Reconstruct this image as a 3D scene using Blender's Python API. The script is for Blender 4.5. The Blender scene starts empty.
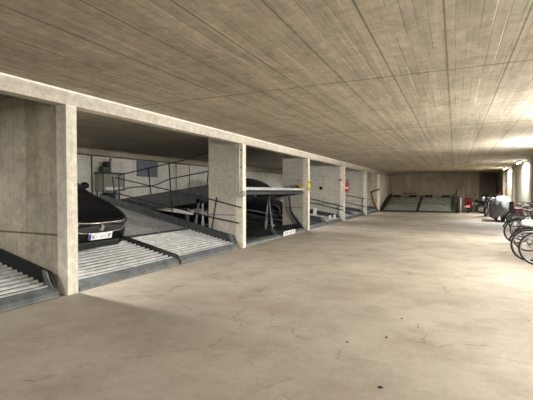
import bpy, math, random
from math import sin, cos, pi, radians, sqrt
from mathutils import Vector, Matrix
random.seed(7)
SC = bpy.context.scene
COL = SC.collection

# ------------------------------------------------------------------ mesh builder
class MB:
    def __init__(s): s.v = []; s.f = []; s.sm = []
    def add(s, vs, fs, smooth=False):
        o = len(s.v); s.v += [tuple(p) for p in vs]
        for f in fs: s.f.append(tuple(i + o for i in f)); s.sm.append(smooth)
        return s
    def box(s, x0, x1, y0, y1, z0, z1, bev=0.0, M=None):
        b = min(bev, (x1-x0)*.45, (y1-y0)*.45, (z1-z0)*.45)
        if b <= 0:
            vs = [(x, y, z) for z in (z0, z1) for y in (y0, y1) for x in (x0, x1)]
            fs = [(0,2,3,1),(4,5,7,6),(0,1,5,4),(2,6,7,3),(0,4,6,2),(1,3,7,5)]
        else:
            import bmesh
            bm = bmesh.new(); bmesh.ops.create_cube(bm, size=1)
            for w in bm.verts:
                w.co = Vector(((x0+x1)/2 + w.co.x*(x1-x0), (y0+y1)/2 + w.co.y*(y1-y0), (z0+z1)/2 + w.co.z*(z1-z0)))
            bmesh.ops.bevel(bm, geom=bm.edges[:], offset=b, segments=2, affect='EDGES', profile=.5)
            bm.verts.index_update()
            vs = [tuple(w.co) for w in bm.verts]; fs = [tuple(w.index for w in f.verts) for f in bm.faces]; bm.free()
        if M: vs = [tuple(M @ Vector(p)) for p in vs]
        return s.add(vs, fs)
    def tube(s, pts, r, n=8, cap=True, closed=False):
        pts = [Vector(p) for p in pts]; m = len(pts); vs = []; up = None
        for i, p in enumerate(pts):
            a = pts[(i-1) % m] if (closed or i > 0) else p
            b = pts[(i+1) % m] if (closed or i < m-1) else p
            t = (b - a).normalized()
            if up is None:
                up = Vector((0,0,1)) if abs(t.z) < .9 else Vector((1,0,0))
            u = (up - t*up.dot(t))
            if u.length < 1e-5: u = t.orthogonal()
            u.normalize(); w = t.cross(u); up = u
            rr = r[i] if isinstance(r, (list, tuple)) else r
            for k in range(n):
                an = 2*pi*k/n; vs.append(p + u*cos(an)*rr + w*sin(an)*rr)
        fs = []
        for i in range(m if closed else m-1):
            j = (i+1) % m
            for k in range(n):
                fs.append((i*n+k, j*n+k, j*n+(k+1) % n, i*n+(k+1) % n))
        s.add(vs, fs, True)
        if cap and not closed:
            o = len(s.v) - len(vs)
            s.f.append(tuple(o+k for k in range(n))); s.sm.append(False)
            s.f.append(tuple(o+(m-1)*n+k for k in reversed(range(n)))); s.sm.append(False)
        return s
    def ring(s, c, R, r, axis='y', n=32, m=8):
        pts = []
        for k in range(n):
            a = 2*pi*k/n
            if axis == 'y': pts.append((c[0]+R*cos(a), c[1], c[2]+R*sin(a)))
            elif axis == 'x': pts.append((c[0], c[1]+R*cos(a), c[2]+R*sin(a)))
            else: pts.append((c[0]+R*cos(a), c[1]+R*sin(a), c[2]))
        # explicit torus so the rings never twist
        C = Vector(c); ax = {'x': Vector((1,0,0)), 'y': Vector((0,1,0)), 'z': Vector((0,0,1))}[axis]; vs = []
        for p in pts:
            d = (Vector(p)-C).normalized()
            for k in range(m):
                b = 2*pi*k/m; vs.append(Vector(p) + d*cos(b)*r + ax*sin(b)*r)
        fs = [(i*m+k, ((i+1) % n)*m+k, ((i+1) % n)*m+(k+1) % m, i*m+(k+1) % m) for i in range(n) for k in range(m)]
        return s.add(vs, fs, True)
    def lathe(s, c, prof, axis='z', n=20):
        """prof: list of (radius, height along axis)"""
        vs = []
        for (r, h) in prof:
            for k in range(n):
                a = 2*pi*k/n; u, w = r*cos(a), r*sin(a)
                vs.append({'z': (c[0]+u, c[1]+w, c[2]+h), 'y': (c[0]+u, c[1]+h, c[2]+w), 'x': (c[0]+h, c[1]+u, c[2]+w)}[axis])
        m = len(prof)
        fs = [(i*n+k, i*n+(k+1) % n, (i+1)*n+(k+1) % n, (i+1)*n+k) for i in range(m-1) for k in range(n)]
        fs.append(tuple(range(n-1, -1, -1))); fs.append(tuple((m-1)*n+k for k in range(n)))
        return s.add(vs, fs, True)
    def prism(s, pts, d, axis='y', at=0.0):
        """polygon pts (a,b) extruded along axis from at to at+d"""
        n = len(pts)
        def P(a, b, h): return {'y': (a, h, b), 'x': (h, a, b), 'z': (a, b, h)}[axis]
        vs = [P(a, b, at) for a, b in pts] + [P(a, b, at+d) for a, b in pts]
        fs = [tuple(range(n)), tuple(range(2*n-1, n-1, -1))] + [(i, i+n, (i+1) % n+n, (i+1) % n) for i in range(n)]
        return s.add(vs, fs)
    def ball(s, c, rx, ry, rz, n=12, m=8):
        vs = []; fs = []
        for i in range(m+1):
            t = pi*i/m
            for k in range(n):
                a = 2*pi*k/n; vs.append((c[0]+rx*sin(t)*cos(a), c[1]+ry*sin(t)*sin(a), c[2]+rz*cos(t)))
        for i in range(m):
            for k in range(n): fs.append((i*n+k, (i+1)*n+k, (i+1)*n+(k+1) % n, i*n+(k+1) % n))
        return s.add(vs, fs, True)
    def build(s, name, mat, parent=None, weld=False):
        me = bpy.data.meshes.new(name); me.from_pydata(s.v, [], s.f); me.update()
        import bmesh
        bm = bmesh.new(); bm.from_mesh(me)
        if weld: bmesh.ops.remove_doubles(bm, verts=bm.verts, dist=1e-5)
        bmesh.ops.recalc_face_normals(bm, faces=bm.faces); bm.to_mesh(me); bm.free()
        if not weld: me.polygons.foreach_set('use_smooth', s.sm)
        else: me.polygons.foreach_set('use_smooth', [True]*len(me.polygons))
        me.materials.append(mat)
        o = bpy.data.objects.new(name, me); COL.objects.link(o)
        if parent: o.parent = parent
        return o

def tag(o, label, cat, group=None):
    o['label'] = label; o['category'] = cat
    if group: o['group'] = group
    return o
def empty(name, loc, rot=(0,0,0)):
    o = bpy.data.objects.new(name, None); COL.objects.link(o); o.location = loc; o.rotation_euler = rot
    o.empty_display_size = .1
    return o
def struct(name, mb, mat):
    o = mb.build(name, mat); o['kind'] = 'structure'; return o
def copy_tree(o, parent=None):
    c = o.copy(); COL.objects.link(c)
    if parent: c.parent = parent
    for ch in list(o.children): copy_tree(ch, c)
    return c

# ------------------------------------------------------------------ materials
class NT:
    def __init__(s, name):
        s.m = bpy.data.materials.new(name); s.m.use_nodes = True; s.t = s.m.node_tree; s.n = s.t.nodes; s.l = s.t.links
        s.b = s.n['Principled BSDF']
    def node(s, typ, **k):
        n = s.n.new(typ)
        for a, v in k.items(): setattr(n, a, v)
        return n
    def put(s, sock, v):
        if hasattr(v, 'is_output') or isinstance(v, bpy.types.NodeSocket): s.l.new(v, sock)
        else: sock.default_value = v
    def math(s, op, a, b=0.0, c=None, clamp=False):
        n = s.node('ShaderNodeMath', operation=op); n.use_clamp = clamp
        s.put(n.inputs[0], a); s.put(n.inputs[1], b)
        if c is not None: s.put(n.inputs[2], c)
        return n.outputs[0]
    def mix(s, f, a, b, blend='MIX'):
        n = s.node('ShaderNodeMix', data_type='RGBA', blend_type=blend)
        s.put(n.inputs[0], f); s.put(n.inputs[6], a); s.put(n.inputs[7], b)
        return n.outputs[2]
    def noise(s, vec, scale, detail=4, rough=.55):
        n = s.node('ShaderNodeTexNoise'); n.inputs['Scale'].default_value = scale; n.inputs['Detail'].default_value = detail
        n.inputs['Roughness'].default_value = rough
        if vec is not None: s.l.new(vec, n.inputs['Vector'])
        return n.outputs['Fac']
    def map(s, f, a, b, c=0.0, d=1.0):
        n = s.node('ShaderNodeMapRange'); n.clamp = True
        s.put(n.inputs[0], f)
        for i, v in enumerate((a, b, c, d)): n.inputs[i+1].default_value = v
        return n.outputs[0]
    def comb(s, x, y, z):
        n = s.node('ShaderNodeCombineXYZ'); s.put(n.inputs[0], x); s.put(n.inputs[1], y); s.put(n.inputs[2], z); return n.outputs[0]
    def wn(s, w):
        n = s.node('ShaderNodeTexWhiteNoise', noise_dimensions='1D'); s.put(n.inputs['W'], w); return n.outputs[0]
    def bump(s, h, strength, dist=.01):
        n = s.node('ShaderNodeBump'); n.inputs['Strength'].default_value = strength; n.inputs['Distance'].default_value = dist
        s.l.new(h, n.inputs['Height']); s.l.new(n.outputs[0], s.b.inputs['Normal'])

def rgb(r, g, b):   # from sRGB 0..255
    f = lambda c: ((c/255+.055)/1.055)**2.4 if c/255 > .04045 else c/255/12.92
    return (f(r), f(g), f(b), 1)

def simple(name, col, rough=.5, metal=0.0, noise=.0, scale=8, emit=None, coat=0):
    t = NT(name); b = t.b
    b.inputs['Roughness'].default_value = rough; b.inputs['Metallic'].default_value = metal
    if coat: b.inputs['Coat Weight'].default_value = coat
    if noise:
        tc = t.node('ShaderNodeTexCoord')
        n = t.noise(tc.outputs['Object'], scale, 5)
        c2 = tuple(c*(1-noise) for c in col[:3])+(1,); c1 = tuple(min(1, c*(1+noise)) for c in col[:3])+(1,)
        t.l.new(t.mix(t.map(n, .3, .7), c2, c1), b.inputs['Base Color'])
    else: b.inputs['Base Color'].default_value = col
    if emit:
        b.inputs['Emission Color'].default_value = emit[0]; b.inputs['Emission Strength'].default_value = emit[1]
    return t.m

def concrete(name, c1, c2, across, along, board=.12, vary=.2, edge=.5, joints=(), stain=.3, streak=.3, line_w=.03, panel=None, rough=.85, white_edges=0.0):
    """board-marked cast concrete; across / along are 'x','y','z' in place coordinates; joints = list of (axis, position, halfwidth, darkness)"""
    t = NT(name)
    tc = t.node('ShaderNodeTexCoord'); sx = t.node('ShaderNodeSeparateXYZ'); t.l.new(tc.outputs['Object'], sx.inputs[0])
    A = {'x': sx.outputs[0], 'y': sx.outputs[1], 'z': sx.outputs[2]}
    a, l = A[across], A[along]; o = A[[k for k in 'xyz' if k not in (across, along)][0]]
    big = t.noise(tc.outputs['Object'], .45, 5, .6)
    med = t.noise(tc.outputs['Object'], 2.2, 6, .65)
    col = t.mix(t.map(t.math('ADD', t.math('MULTIPLY', big, .6), t.math('MULTIPLY', med, .4)), .36, .64), c1, c2)
    sc = t.math('DIVIDE', a, board)
    wob = t.math('MULTIPLY', t.noise(t.comb(t.math('MULTIPLY', a, .2), t.math('MULTIPLY', l, .8), o), 1.0, 2), .25)
    sc = t.math('ADD', sc, wob)
    idx = t.math('FLOOR', sc); fr = t.math('FRACT', sc)
    seg = t.math('FLOOR', t.math('DIVIDE', t.math('ADD', l, t.math('MULTIPLY', t.wn(idx), 7.0)), 2.7))
    v = t.wn(t.math('ADD', t.math('MULTIPLY', idx, 3.17), t.math('MULTIPLY', seg, 11.3)))
    st = t.noise(t.comb(t.math('MULTIPLY', a, 30), t.math('MULTIPLY', l, 1.1), t.math('MULTIPLY', o, 1.1)), 1.0, 4, .7)
    mul = t.math('ADD', t.math('ADD', 1-vary*.5, t.math('MULTIPLY', v, vary)), t.math('MULTIPLY', t.math('SUBTRACT', st, .5), streak*2))
    col = t.mix(1.0, col, t.comb(mul, mul, mul), 'MULTIPLY')
    # board edges: broken dark (and some pale) lines
    en = t.noise(t.comb(t.math('MULTIPLY', idx, 5.1), t.math('MULTIPLY', l, .9), 0.0), 1.0, 3)
    e = t.math('MULTIPLY', t.math('LESS_THAN', fr, line_w*(.12/board)), t.map(en, .42, .62))
    col = t.mix(t.math('MULTIPLY', e, edge), col, tuple(c*.35 for c in c1[:3])+(1,))
    if white_edges:
        w = t.math('MULTIPLY', t.math('MULTIPLY', t.math('GREATER_THAN', fr, 1-line_w*1.2*(.12/board)), t.math('GREATER_THAN', t.wn(t.math('ADD', idx, 50.5)), .72)), t.map(en, .45, .6))
        col = t.mix(t.math('MULTIPLY', w, white_edges), col, tuple(min(1, c*1.9) for c in c2[:3])+(1,))
    if panel:
        pf = t.math('FRACT', t.math('DIVIDE', t.math('ADD', a, .1), panel))
        pe = t.math('LESS_THAN', pf, .018/panel)
        col = t.mix(t.math('MULTIPLY', pe, .65), col, tuple(c*.3 for c in c1[:3])+(1,))
    for (ax, pos, hw, dk) in joints:
        off = t.math('MULTIPLY', t.math('SUBTRACT', med, .5), hw*.8)
        d = t.math('ABSOLUTE', t.math('ADD', t.math('SUBTRACT', A[ax], pos), off))
        j = t.map(d, hw*.6, hw*1.2, 1.0, 0.0)
        col = t.mix(t.math('MULTIPLY', j, dk), col, tuple(c*.25 for c in c1[:3])+(1,))
    sn = t.noise(tc.outputs['Object'], .9, 7, .7)
    col = t.mix(t.math('MULTIPLY', t.map(sn, .56, .72), stain), col, (c1[0]*.5, c1[1]*.44, c1[2]*.36, 1))
    mt = t.map(t.noise(tc.outputs['Object'], 9, 6, .75), .34, .66, .80, 1.14)
    col = t.mix(1.0, col, t.comb(mt, mt, mt), 'MULTIPLY')
    sp = t.noise(tc.outputs['Object'], 26, 3, .6)
    col = t.mix(t.math('MULTIPLY', t.map(sp, .66, .74), .55), col, tuple(c*.3 for c in c1[:3])+(1,))
    t.l.new(col, t.b.inputs['Base Color']); t.b.inputs['Roughness'].default_value = rough
    t.b.inputs['Specular IOR Level'].default_value = .3
    h = t.math('ADD', t.math('ADD', t.math('MULTIPLY', v, .5), t.math('MULTIPLY', st, .6)), t.math('MULTIPLY', e, -.8))
    t.bump(h, .35, .006)
    return t.m

def floor_mat():
    t = NT('screed_floor'); tc = t.node('ShaderNodeTexCoord'); O = tc.outputs['Object']
    sx = t.node('ShaderNodeSeparateXYZ'); t.l.new(O, sx.inputs[0])
    big = t.noise(O, .35, 6, .62); med = t.noise(O, 1.6, 7, .7)
    fine = t.noise(O, 55, 3, .7); gr = t.noise(O, 16, 5, .75)
    col = t.mix(t.map(big, .36, .64), rgb(156, 147, 134), rgb(184, 176, 162))
    col = t.mix(t.math('MULTIPLY', t.map(med, .46, .68), .55), col, rgb(140, 128, 112))
    lay = t.noise(t.comb(t.math('MULTIPLY', sx.outputs[0], .5), t.math('MULTIPLY', sx.outputs[1], 1.6), 3.0), 1.0, 5, .6)
    col = t.mix(t.math('MULTIPLY', t.map(lay, .5, .7), .3), col, rgb(142, 122, 100))
    m = t.math('ADD', .64, t.math('ADD', t.math('MULTIPLY', fine, .32), t.math('MULTIPLY', gr, .42)))
    col = t.mix(1.0, col, t.comb(m, m, m), 'MULTIPLY')
    # long thin cracks
    warp = t.node('ShaderNodeVectorMath', operation='ADD'); wn = t.node('ShaderNodeTexNoise'); wn.inputs['Scale'].default_value = 1.3; wn.inputs['Detail'].default_value = 5
    t.l.new(O, wn.inputs['Vector']); sc = t.node('ShaderNodeVectorMath', operation='SCALE'); sc.inputs['Scale'].default_value = .9
    t.l.new(wn.outputs['Color'], sc.inputs[0]); t.l.new(O, warp.inputs[0]); t.l.new(sc.outputs[0], warp.inputs[1])
    vo = t.node('ShaderNodeTexVoronoi', feature='DISTANCE_TO_EDGE'); vo.inputs['Scale'].default_value = .38; t.l.new(warp.outputs[0], vo.inputs['Vector'])
    ck = t.math('MULTIPLY', t.map(vo.outputs[0], .001, .006, 1.0, 0.0), t.map(med, .46, .56))
    col = t.mix(t.math('MULTIPLY', ck, .5), col, rgb(95, 82, 68))
    # small dark stains / grit
    v2 = t.node('ShaderNodeTexVoronoi'); v2.inputs['Scale'].default_value = 1.7; v2.inputs['Randomness'].default_value = 1; t.l.new(O, v2.inputs['Vector'])
    g = t.math('MULTIPLY', t.map(v2.outputs[0], .02, .045, 1.0, 0.0), t.math('GREATER_THAN', gr, .5))
    col = t.mix(t.math('MULTIPLY', g, .75), col, rgb(60, 50, 42))
    t.l.new(col, t.b.inputs['Base Color'])
    t.l.new(t.map(med, .3, .7, .5, .75), t.b.inputs['Roughness']); t.b.inputs['Specular IOR Level'].default_value = .4
    t.bump(t.math('ADD', t.math('MULTIPLY', fine, .5), t.math('MULTIPLY', gr, .7)), .25, .005)
    return t.m

def metal_mat(name, c1, c2, rough=.45, metal=.7, scale=6, dirt=.4):
    t = NT(name); tc = t.node('ShaderNodeTexCoord'); O = tc.outputs['Object']
    n = t.noise(O, scale, 6, .65); n2 = t.noise(O, scale*4, 4, .7)
    col = t.mix(t.map(n, .35, .65), c1, c2)
    col = t.mix(t.math('MULTIPLY', t.map(n2, .5, .7), dirt), col, tuple(c*.35 for c in c1[:3])+(1,))
    t.l.new(col, t.b.inputs['Base Color']); t.b.inputs['Metallic'].default_value = metal
    t.l.new(t.map(n2, .3, .7, rough-.1, rough+.2), t.b.inputs['Roughness'])
    return t.m

def stripe_mat():
    t = NT('hazard_stripes'); tc = t.node('ShaderNodeTexCoord'); sx = t.node('ShaderNodeSeparateXYZ'); t.l.new(tc.outputs['Object'], sx.inputs[0])
    s = t.math('ADD', t.math('ADD', sx.outputs[0], sx.outputs[1]), sx.outputs[2])
    f = t.math('GREATER_THAN', t.math('FRACT', t.math('MULTIPLY', s, 6.0)), .62)
    t.l.new(t.mix(f, rgb(20, 20, 18), rgb(225, 190, 40)), t.b.inputs['Base Color']); t.b.inputs['Roughness'].default_value = .5
    return t.m

CM = {}
CM['ceiling'] = concrete('ceiling_concrete', rgb(166,156,138), rgb(198,189,170), 'x', 'y', board=.1, vary=.24, edge=.7, streak=.3, line_w=.06, panel=.62, white_edges=.7,
    joints=[('y', .85, .012, .7), ('y', 5.25, .014, .85), ('y', 9.7, .024, .85), ('y', 14.15, .035, .7), ('y', 18.6, .04, .6), ('y', 23, .05, .5)], stain=.5)
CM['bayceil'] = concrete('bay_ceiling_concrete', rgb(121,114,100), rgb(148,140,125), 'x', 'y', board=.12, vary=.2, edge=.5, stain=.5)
CM['back'] = concrete('back_wall_concrete', rgb(176,173,163), rgb(203,199,189), 'y', 'z', board=.5, vary=.14, edge=.8, line_w=.05, stain=.25, streak=.16)
CM['far'] = concrete('far_wall_concrete', rgb(142,133,117), rgb(174,166,148), 'x', 'z', board=.3, vary=.24, edge=.6, stain=.55, streak=.35)
CM['right'] = concrete('side_wall_concrete', rgb(174,164,145), rgb(201,192,174), 'y', 'z', board=.25, vary=.16, edge=.4, stain=.3, streak=.25)
CM['pier_a'] = concrete('pier_concrete_warm', rgb(159,151,132), rgb(193,186,168), 'x', 'z', board=.28, vary=.24, edge=.7, line_w=.05, joints=[('z', .86, .016, .85)], stain=.5, streak=.35)
CM['pier_b'] = concrete('pier_concrete_grey', rgb(176,173,163), rgb(199,196,187), 'x', 'z', board=.5, vary=.1, edge=.3, joints=[('z', .86, .014, .8), ('z', 1.9, .01, .4)], stain=.3, streak=.14)
CM['column'] = concrete('column_concrete', rgb(218,212,196), rgb(242,237,224), 'y', 'z', board=.09, vary=.12, edge=.3, stain=.3, streak=.3)
CM['beam'] = concrete('beam_concrete', rgb(186,179,165), rgb(216,210,197), 'z', 'y', board=.1, vary=.14, edge=.35, stain=.4, streak=.26)
CM['lip'] = simple('pale_mortar', rgb(244,240,230), .8, noise=.12, scale=5)
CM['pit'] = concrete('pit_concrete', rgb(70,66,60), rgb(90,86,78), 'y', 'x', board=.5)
CM['floor'] = floor_mat()
M = {}
M['galv'] = metal_mat('galvanised_sheet', rgb(180,181,180), rgb(222,222,219), .5, .25, 5, .25)
M['galv_dull'] = metal_mat('dusty_galvanised_sheet', rgb(120,120,118), rgb(160,160,157), .55, .45, 9, .4)
M['galv_green'] = metal_mat('greenish_grey_deck', rgb(118,122,110), rgb(150,153,140), .6, .1, 3, .5)
M['deck_shade'] = metal_mat('shade_darkened_deck', rgb(38,38,38), rgb(56,56,55), .6, .3, 6, .4)  # deck metal with the shade of the second and third bays painted in
M['dark_steel'] = metal_mat('dark_painted_steel', rgb(52,54,56), rgb(76,78,80), .55, .3, 7, .5)
M['grey_steel'] = metal_mat('grey_painted_steel', rgb(96,100,102), rgb(128,132,134), .5, .4, 7, .3)
M['light_steel'] = metal_mat('light_zinc_steel', rgb(170,174,174), rgb(205,208,207), .4, .5, 7, .2)
M['black_steel'] = metal_mat('black_steel', rgb(20,20,21), rgb(32,32,33), .6, .2, 7, .2)
M['rust'] = metal_mat('rusty_brown_steel', rgb(110,66,42), rgb(146,96,64), .7, .2, 9, .3)
M['rail'] = simple('black_rail_paint', rgb(24,23,22), .6, .2, .3, 12)
M['car_black'] = simple('black_car_paint', (.002,.002,.0025,1), .14)
M['car_black'].node_tree.nodes['Principled BSDF'].inputs['Specular IOR Level'].default_value = .28
M['car_dark'] = simple('anthracite_car_paint', (.006,.006,.008,1), .25)
M['car_dark'].node_tree.nodes['Principled BSDF'].inputs['Specular IOR Level'].default_value = .3
M['car_grey'] = simple('dark_graphite_car_paint', (.02,.02,.022,1), .25, .2, coat=.5)
M['glass'] = simple('dark_tinted_glass', (.01,.012,.014,1), .06)
M['trim'] = simple('matte_black_plastic', (.008,.008,.008,1), .6, noise=.2)
M['chrome'] = simple('chrome', (.75,.75,.75,1), .18, 1.0)
M['tyre'] = simple('tyre_rubber', (.012,.012,.012,1), .8, noise=.3, scale=30)
M['alloy'] = simple('alloy', (.42,.42,.43,1), .4, .7)
M['plate'] = simple('plate_white', rgb(232,234,236), .4)
M['plate_ink'] = simple('plate_ink', rgb(60,62,70), .5)
M['eu_blue'] = simple('plate_blue', rgb(30,50,140), .4)
M['lamp_glass'] = simple('headlamp_glass', (.1,.1,.11,1), .08)
M['red_paint'] = simple('red_paint', rgb(88,8,12), .4, noise=.15, coat=.3)
M['ext_red'] = simple('extinguisher_red', rgb(190,22,20), .35, noise=.08)
M['pink'] = simple('pale_pink_label', rgb(235,150,165), .5)
M['white'] = simple('white_plastic', rgb(232,230,224), .45, noise=.05)
M['cream'] = simple('cream_plastic', rgb(222,208,175), .5, noise=.05)
M['blue_paint'] = simple('navy_blue_paint', rgb(30,38,64), .35, noise=.1)
M['purple_paint'] = simple('burgundy_purple_paint', rgb(44,14,26), .35, noise=.1)
M['grey_paint'] = simple('silver_grey_paint', rgb(150,152,156), .35, .4, noise=.1)
M['green_paint'] = simple('dark_green_paint', rgb(28,46,36), .4, noise=.1)
M['seat'] = simple('black_vinyl', (.02,.02,.022,1), .5, noise=.2)
M['cover'] = simple('grey_tarpaulin', rgb(112,112,110), .7, noise=.3, scale=7)
M['cover_top'] = simple('pale_tarpaulin', rgb(168,172,178), .6, noise=.06, scale=7)
M['cabinet'] = metal_mat('grey_cabinet_paint', rgb(116,116,106), rgb(136,136,124), .6, .1, 5, .2)
M['vent'] = metal_mat('blue_grey_vent', rgb(84,92,104), rgb(104,110,118), .6, .2, 5, .2)
M['green_oil'] = simple('green_pump_paint', rgb(44,66,44), .5, noise=.3)
M['yellow'] = simple('yellow_padding', rgb(232,200,70), .6, noise=.1)
M['hazard'] = stripe_mat()
M['tube'] = simple('lamp_tube', (1,1,1,1), .4, emit=((.93,.97,1,1), 9))
M['conduit'] = simple('grey_conduit', rgb(175,172,162), .5, noise=.1)

# ------------------------------------------------------------------ the garage shell   (x: + to the right wall, y: down the aisle)
XC, XB, XR, YF, YB, H = -5.02, -11.4, 3.06, 35.0, -4.0, 2.94
PIT = -1.35
struct('floor', MB().box(XC-.02, XR+.2, YB-.2, 30.05, PIT-.2, 0).box(0.25, XR+.2, 30.05, YF+3.2, PIT-.2, 0), CM['floor'])
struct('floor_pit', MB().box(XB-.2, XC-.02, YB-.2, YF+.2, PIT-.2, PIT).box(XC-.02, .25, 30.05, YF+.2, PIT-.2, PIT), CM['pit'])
struct('ceiling', MB().box(XC-.1, XR+.2, YB-.2, YF+3.2, H, H+.25), CM['ceiling'])
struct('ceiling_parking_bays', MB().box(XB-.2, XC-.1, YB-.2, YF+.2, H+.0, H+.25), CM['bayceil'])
struct('wall_back', MB().box(XB-.2, XB, YB-.2, YF+.2, PIT, H), CM['back'])
struct('wall_far', MB().box(XB-.2, 1.7, YF, YF+.2, PIT, H).box(1.7, XR+.2, YF+3, YF+3.2, PIT, H).box(1.5, 1.7, YF+.2, YF+3.2, PIT, H), CM['far'])
struct('wall_rear', MB().box(XB-.2, XR+.2, YB-.2, YB, PIT, H), CM['far'])
struct('wall_right', MB().box(XR, XR+.2, YB-.2, YF+3.2, PIT, H), CM['right'])
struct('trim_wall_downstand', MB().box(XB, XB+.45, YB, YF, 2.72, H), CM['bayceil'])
for k, y in enumerate((20.2, 26.2, 31.2)):
    struct('wall_pilaster', MB().box(XR-.12, XR, y, y+.5, 0, H), CM['right'])
# front line: beam, columns, piers
struct('trim_beam', MB().box(XC-.2, XC, YB, YF, 2.735, H), CM['beam'])
struct('trim_beam_mortar_edge', MB().box(XC, XC+.02, YB, YF, 2.915, H), CM['lip'])
cols = [(-1.2, 1.9, 'a'), (4.045, 1.9, 'a'), (9.285, 1.03, 'b'), (14.44, 1.02, 'b'), (19.9, 2.1, 'b'), (25.5, 2.1, 'b')]
for y, d, k in cols:
    struct('pillar_column', MB().box(XC-.2, XC+.006, y-.088, y+.088, 0, 2.735), CM['column'])
    struct('wall_pier', MB().box(XC-.02-d, XC-.2, y-.088, y+.088, PIT, H), CM['pier_'+k])
struct('wall_partition', MB().box(XB, XC-.2, 30.35, 30.55, PIT, H), CM['pier_a'])
struct('wall_solid_panel', MB().box(XC-.2, XC+.004, 30.35, YF, PIT, 2.735), CM['column'])

# ------------------------------------------------------------------ lamps
def lamp(name, loc, length, axis, power, label, cat='lamp', col=(1,.97,.92), group=None, down=True):
    r = empty(name, loc)
    h = length/2
    b = MB(); t = MB()
    if axis == 'y':
        b.box(-.06, .06, -h, h, .0, .06, .008); t.box(-.03, .03, -h+.04, h-.04, -.03, .0, .012)
    else:
        b.box(-h, h, -.06, .06, .0, .06, .008); t.box(-h+.04, h-.04, -.03, .03, -.03, .0, .012)
    b.build('housing', M['white'], r); t.build('tube', M['tube'], r)
    tag(r, label, cat, group)
    L = bpy.data.lights.new(name+'_light', 'AREA'); L.shape = 'RECTANGLE'; L.size = .12; L.size_y = length
    if axis == 'x': L.size, L.size_y = length, .12
    L.energy = power; L.color = col
    lo = bpy.data.objects.new(name+'_light', L); COL.objects.link(lo); lo.parent = r; lo.location = (0, 0, -.05)
    return r
LG = 'strip lights on the right wall'
def wall_lamp(loc, power, label, group=None, col=(1,.975,.93), face=-1, name='wall_light', length=1.3):
    """strip light on a wall; face = direction along x in which it shines"""
    r = empty(name, loc); h = length/2
    MB().box(-.05, .0, -h, h, -.06, .06, .01).build('housing', M['white'], r) if face > 0 else MB().box(0, .05, -h, h, -.06, .06, .01).build('housing', M['white'], r)
    MB().box(min(0, face*.045), max(0, face*.045), -h+.04, h-.04, -.035, .035, .015).build('tube', M['tube'], r)
    tag(r, label, 'lamp', group)
    L = bpy.data.lights.new(name+'_light', 'AREA'); L.shape = 'RECTANGLE'; L.size = .14; L.size_y = length; L.energy = power; L.color = col
    lo = bpy.data.objects.new(name+'_light', L); COL.objects.link(lo); lo.parent = r; lo.location = (face*.07, 0, 0)
    lo.rotation_euler = (0, radians(90 if face < 0 else -90), 0)
    return r
lamp('strip_light', (2.78, 22.6, 2.86), 1.3, 'y', 150, 'bright strip light on the ceiling beside the right wall, above the covered motorbike', col=(.9,.95,1))
lamp('strip_light', (2.78, 28.6, 2.86), 1.3, 'y', 150, 'farther strip light on the ceiling beside the right wall, near the dark niche', col=(1,.94,.84))
for y, p in ((-2.0, 40), (3.2, 120), (8.2, 230), (14.0, 240)):  # the lamp behind the camera is an added fill light
    wall_lamp((XR-.05, y, 2.5), p, 'strip light on the right wall beyond the edge of the photo, in a row that includes an added fill light', LG)
BG = 'unseen strip lights added inside the parking bays'
for (x, y, p) in ((-7.2, 1.2, 60), (-6.4, 4.3, 90), (-9.9, 7.2, 40), (-7.4, 20.2, 120), (-7.4, 25.8, 110), (-5.8, 14.75, 40)):  # unseen lamps, added to brighten the bays and their back walls
    lamp('bay_fill_light', (x, y, 2.86), .8, 'x', p, 'unseen strip light added inside a parking bay to light it', group=BG)

# ------------------------------------------------------------------ sloping parking platforms
def corrugated(x0, x1, y0, y1, z=.0, pitch=.082, h=.026):
    mb = MB(); n = int(round(abs(x1-x0)/pitch)); vs = []
    step = (x1-x0)/n; prof = [(0,0), (.44,0), (.54,1), (.84,1), (.94,0)]
    xs = [(x0+(i+a)*step, z+b*h) for i in range(n) for a, b in prof] + [(x1, z)]
    for x, zz in xs: vs += [(x, y0, zz), (x, y1, zz)]
    m = len(xs)
    mb.add(vs, [(2*i, 2*i+1, 2*i+3, 2*i+2) for i in range(m-1)])
    mb.box(min(x0, x1), max(x0, x1), y0, y1, z-.03, z-.008)
    return mb
def slatted(x0, x1, y0, y1, pitch=.105, w=.055, z=0.0):
    """open deck of rounded cross ribs with gaps between them, running along y"""
    mb = MB(); n = int(round(abs(x1-x0)/pitch)); step = (x1-x0)/n
    for i in range(n):
        c = x0+(i+.5)*step
        mb.prism([(c-w/2,z-.012), (c-w/2+.006,z+.012), (c-w/2+.016,z+.02), (c+w/2-.016,z+.02), (c+w/2-.006,z+.012), (c+w/2,z-.012)], y1-y0, 'y', y0)
    return mb
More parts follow.
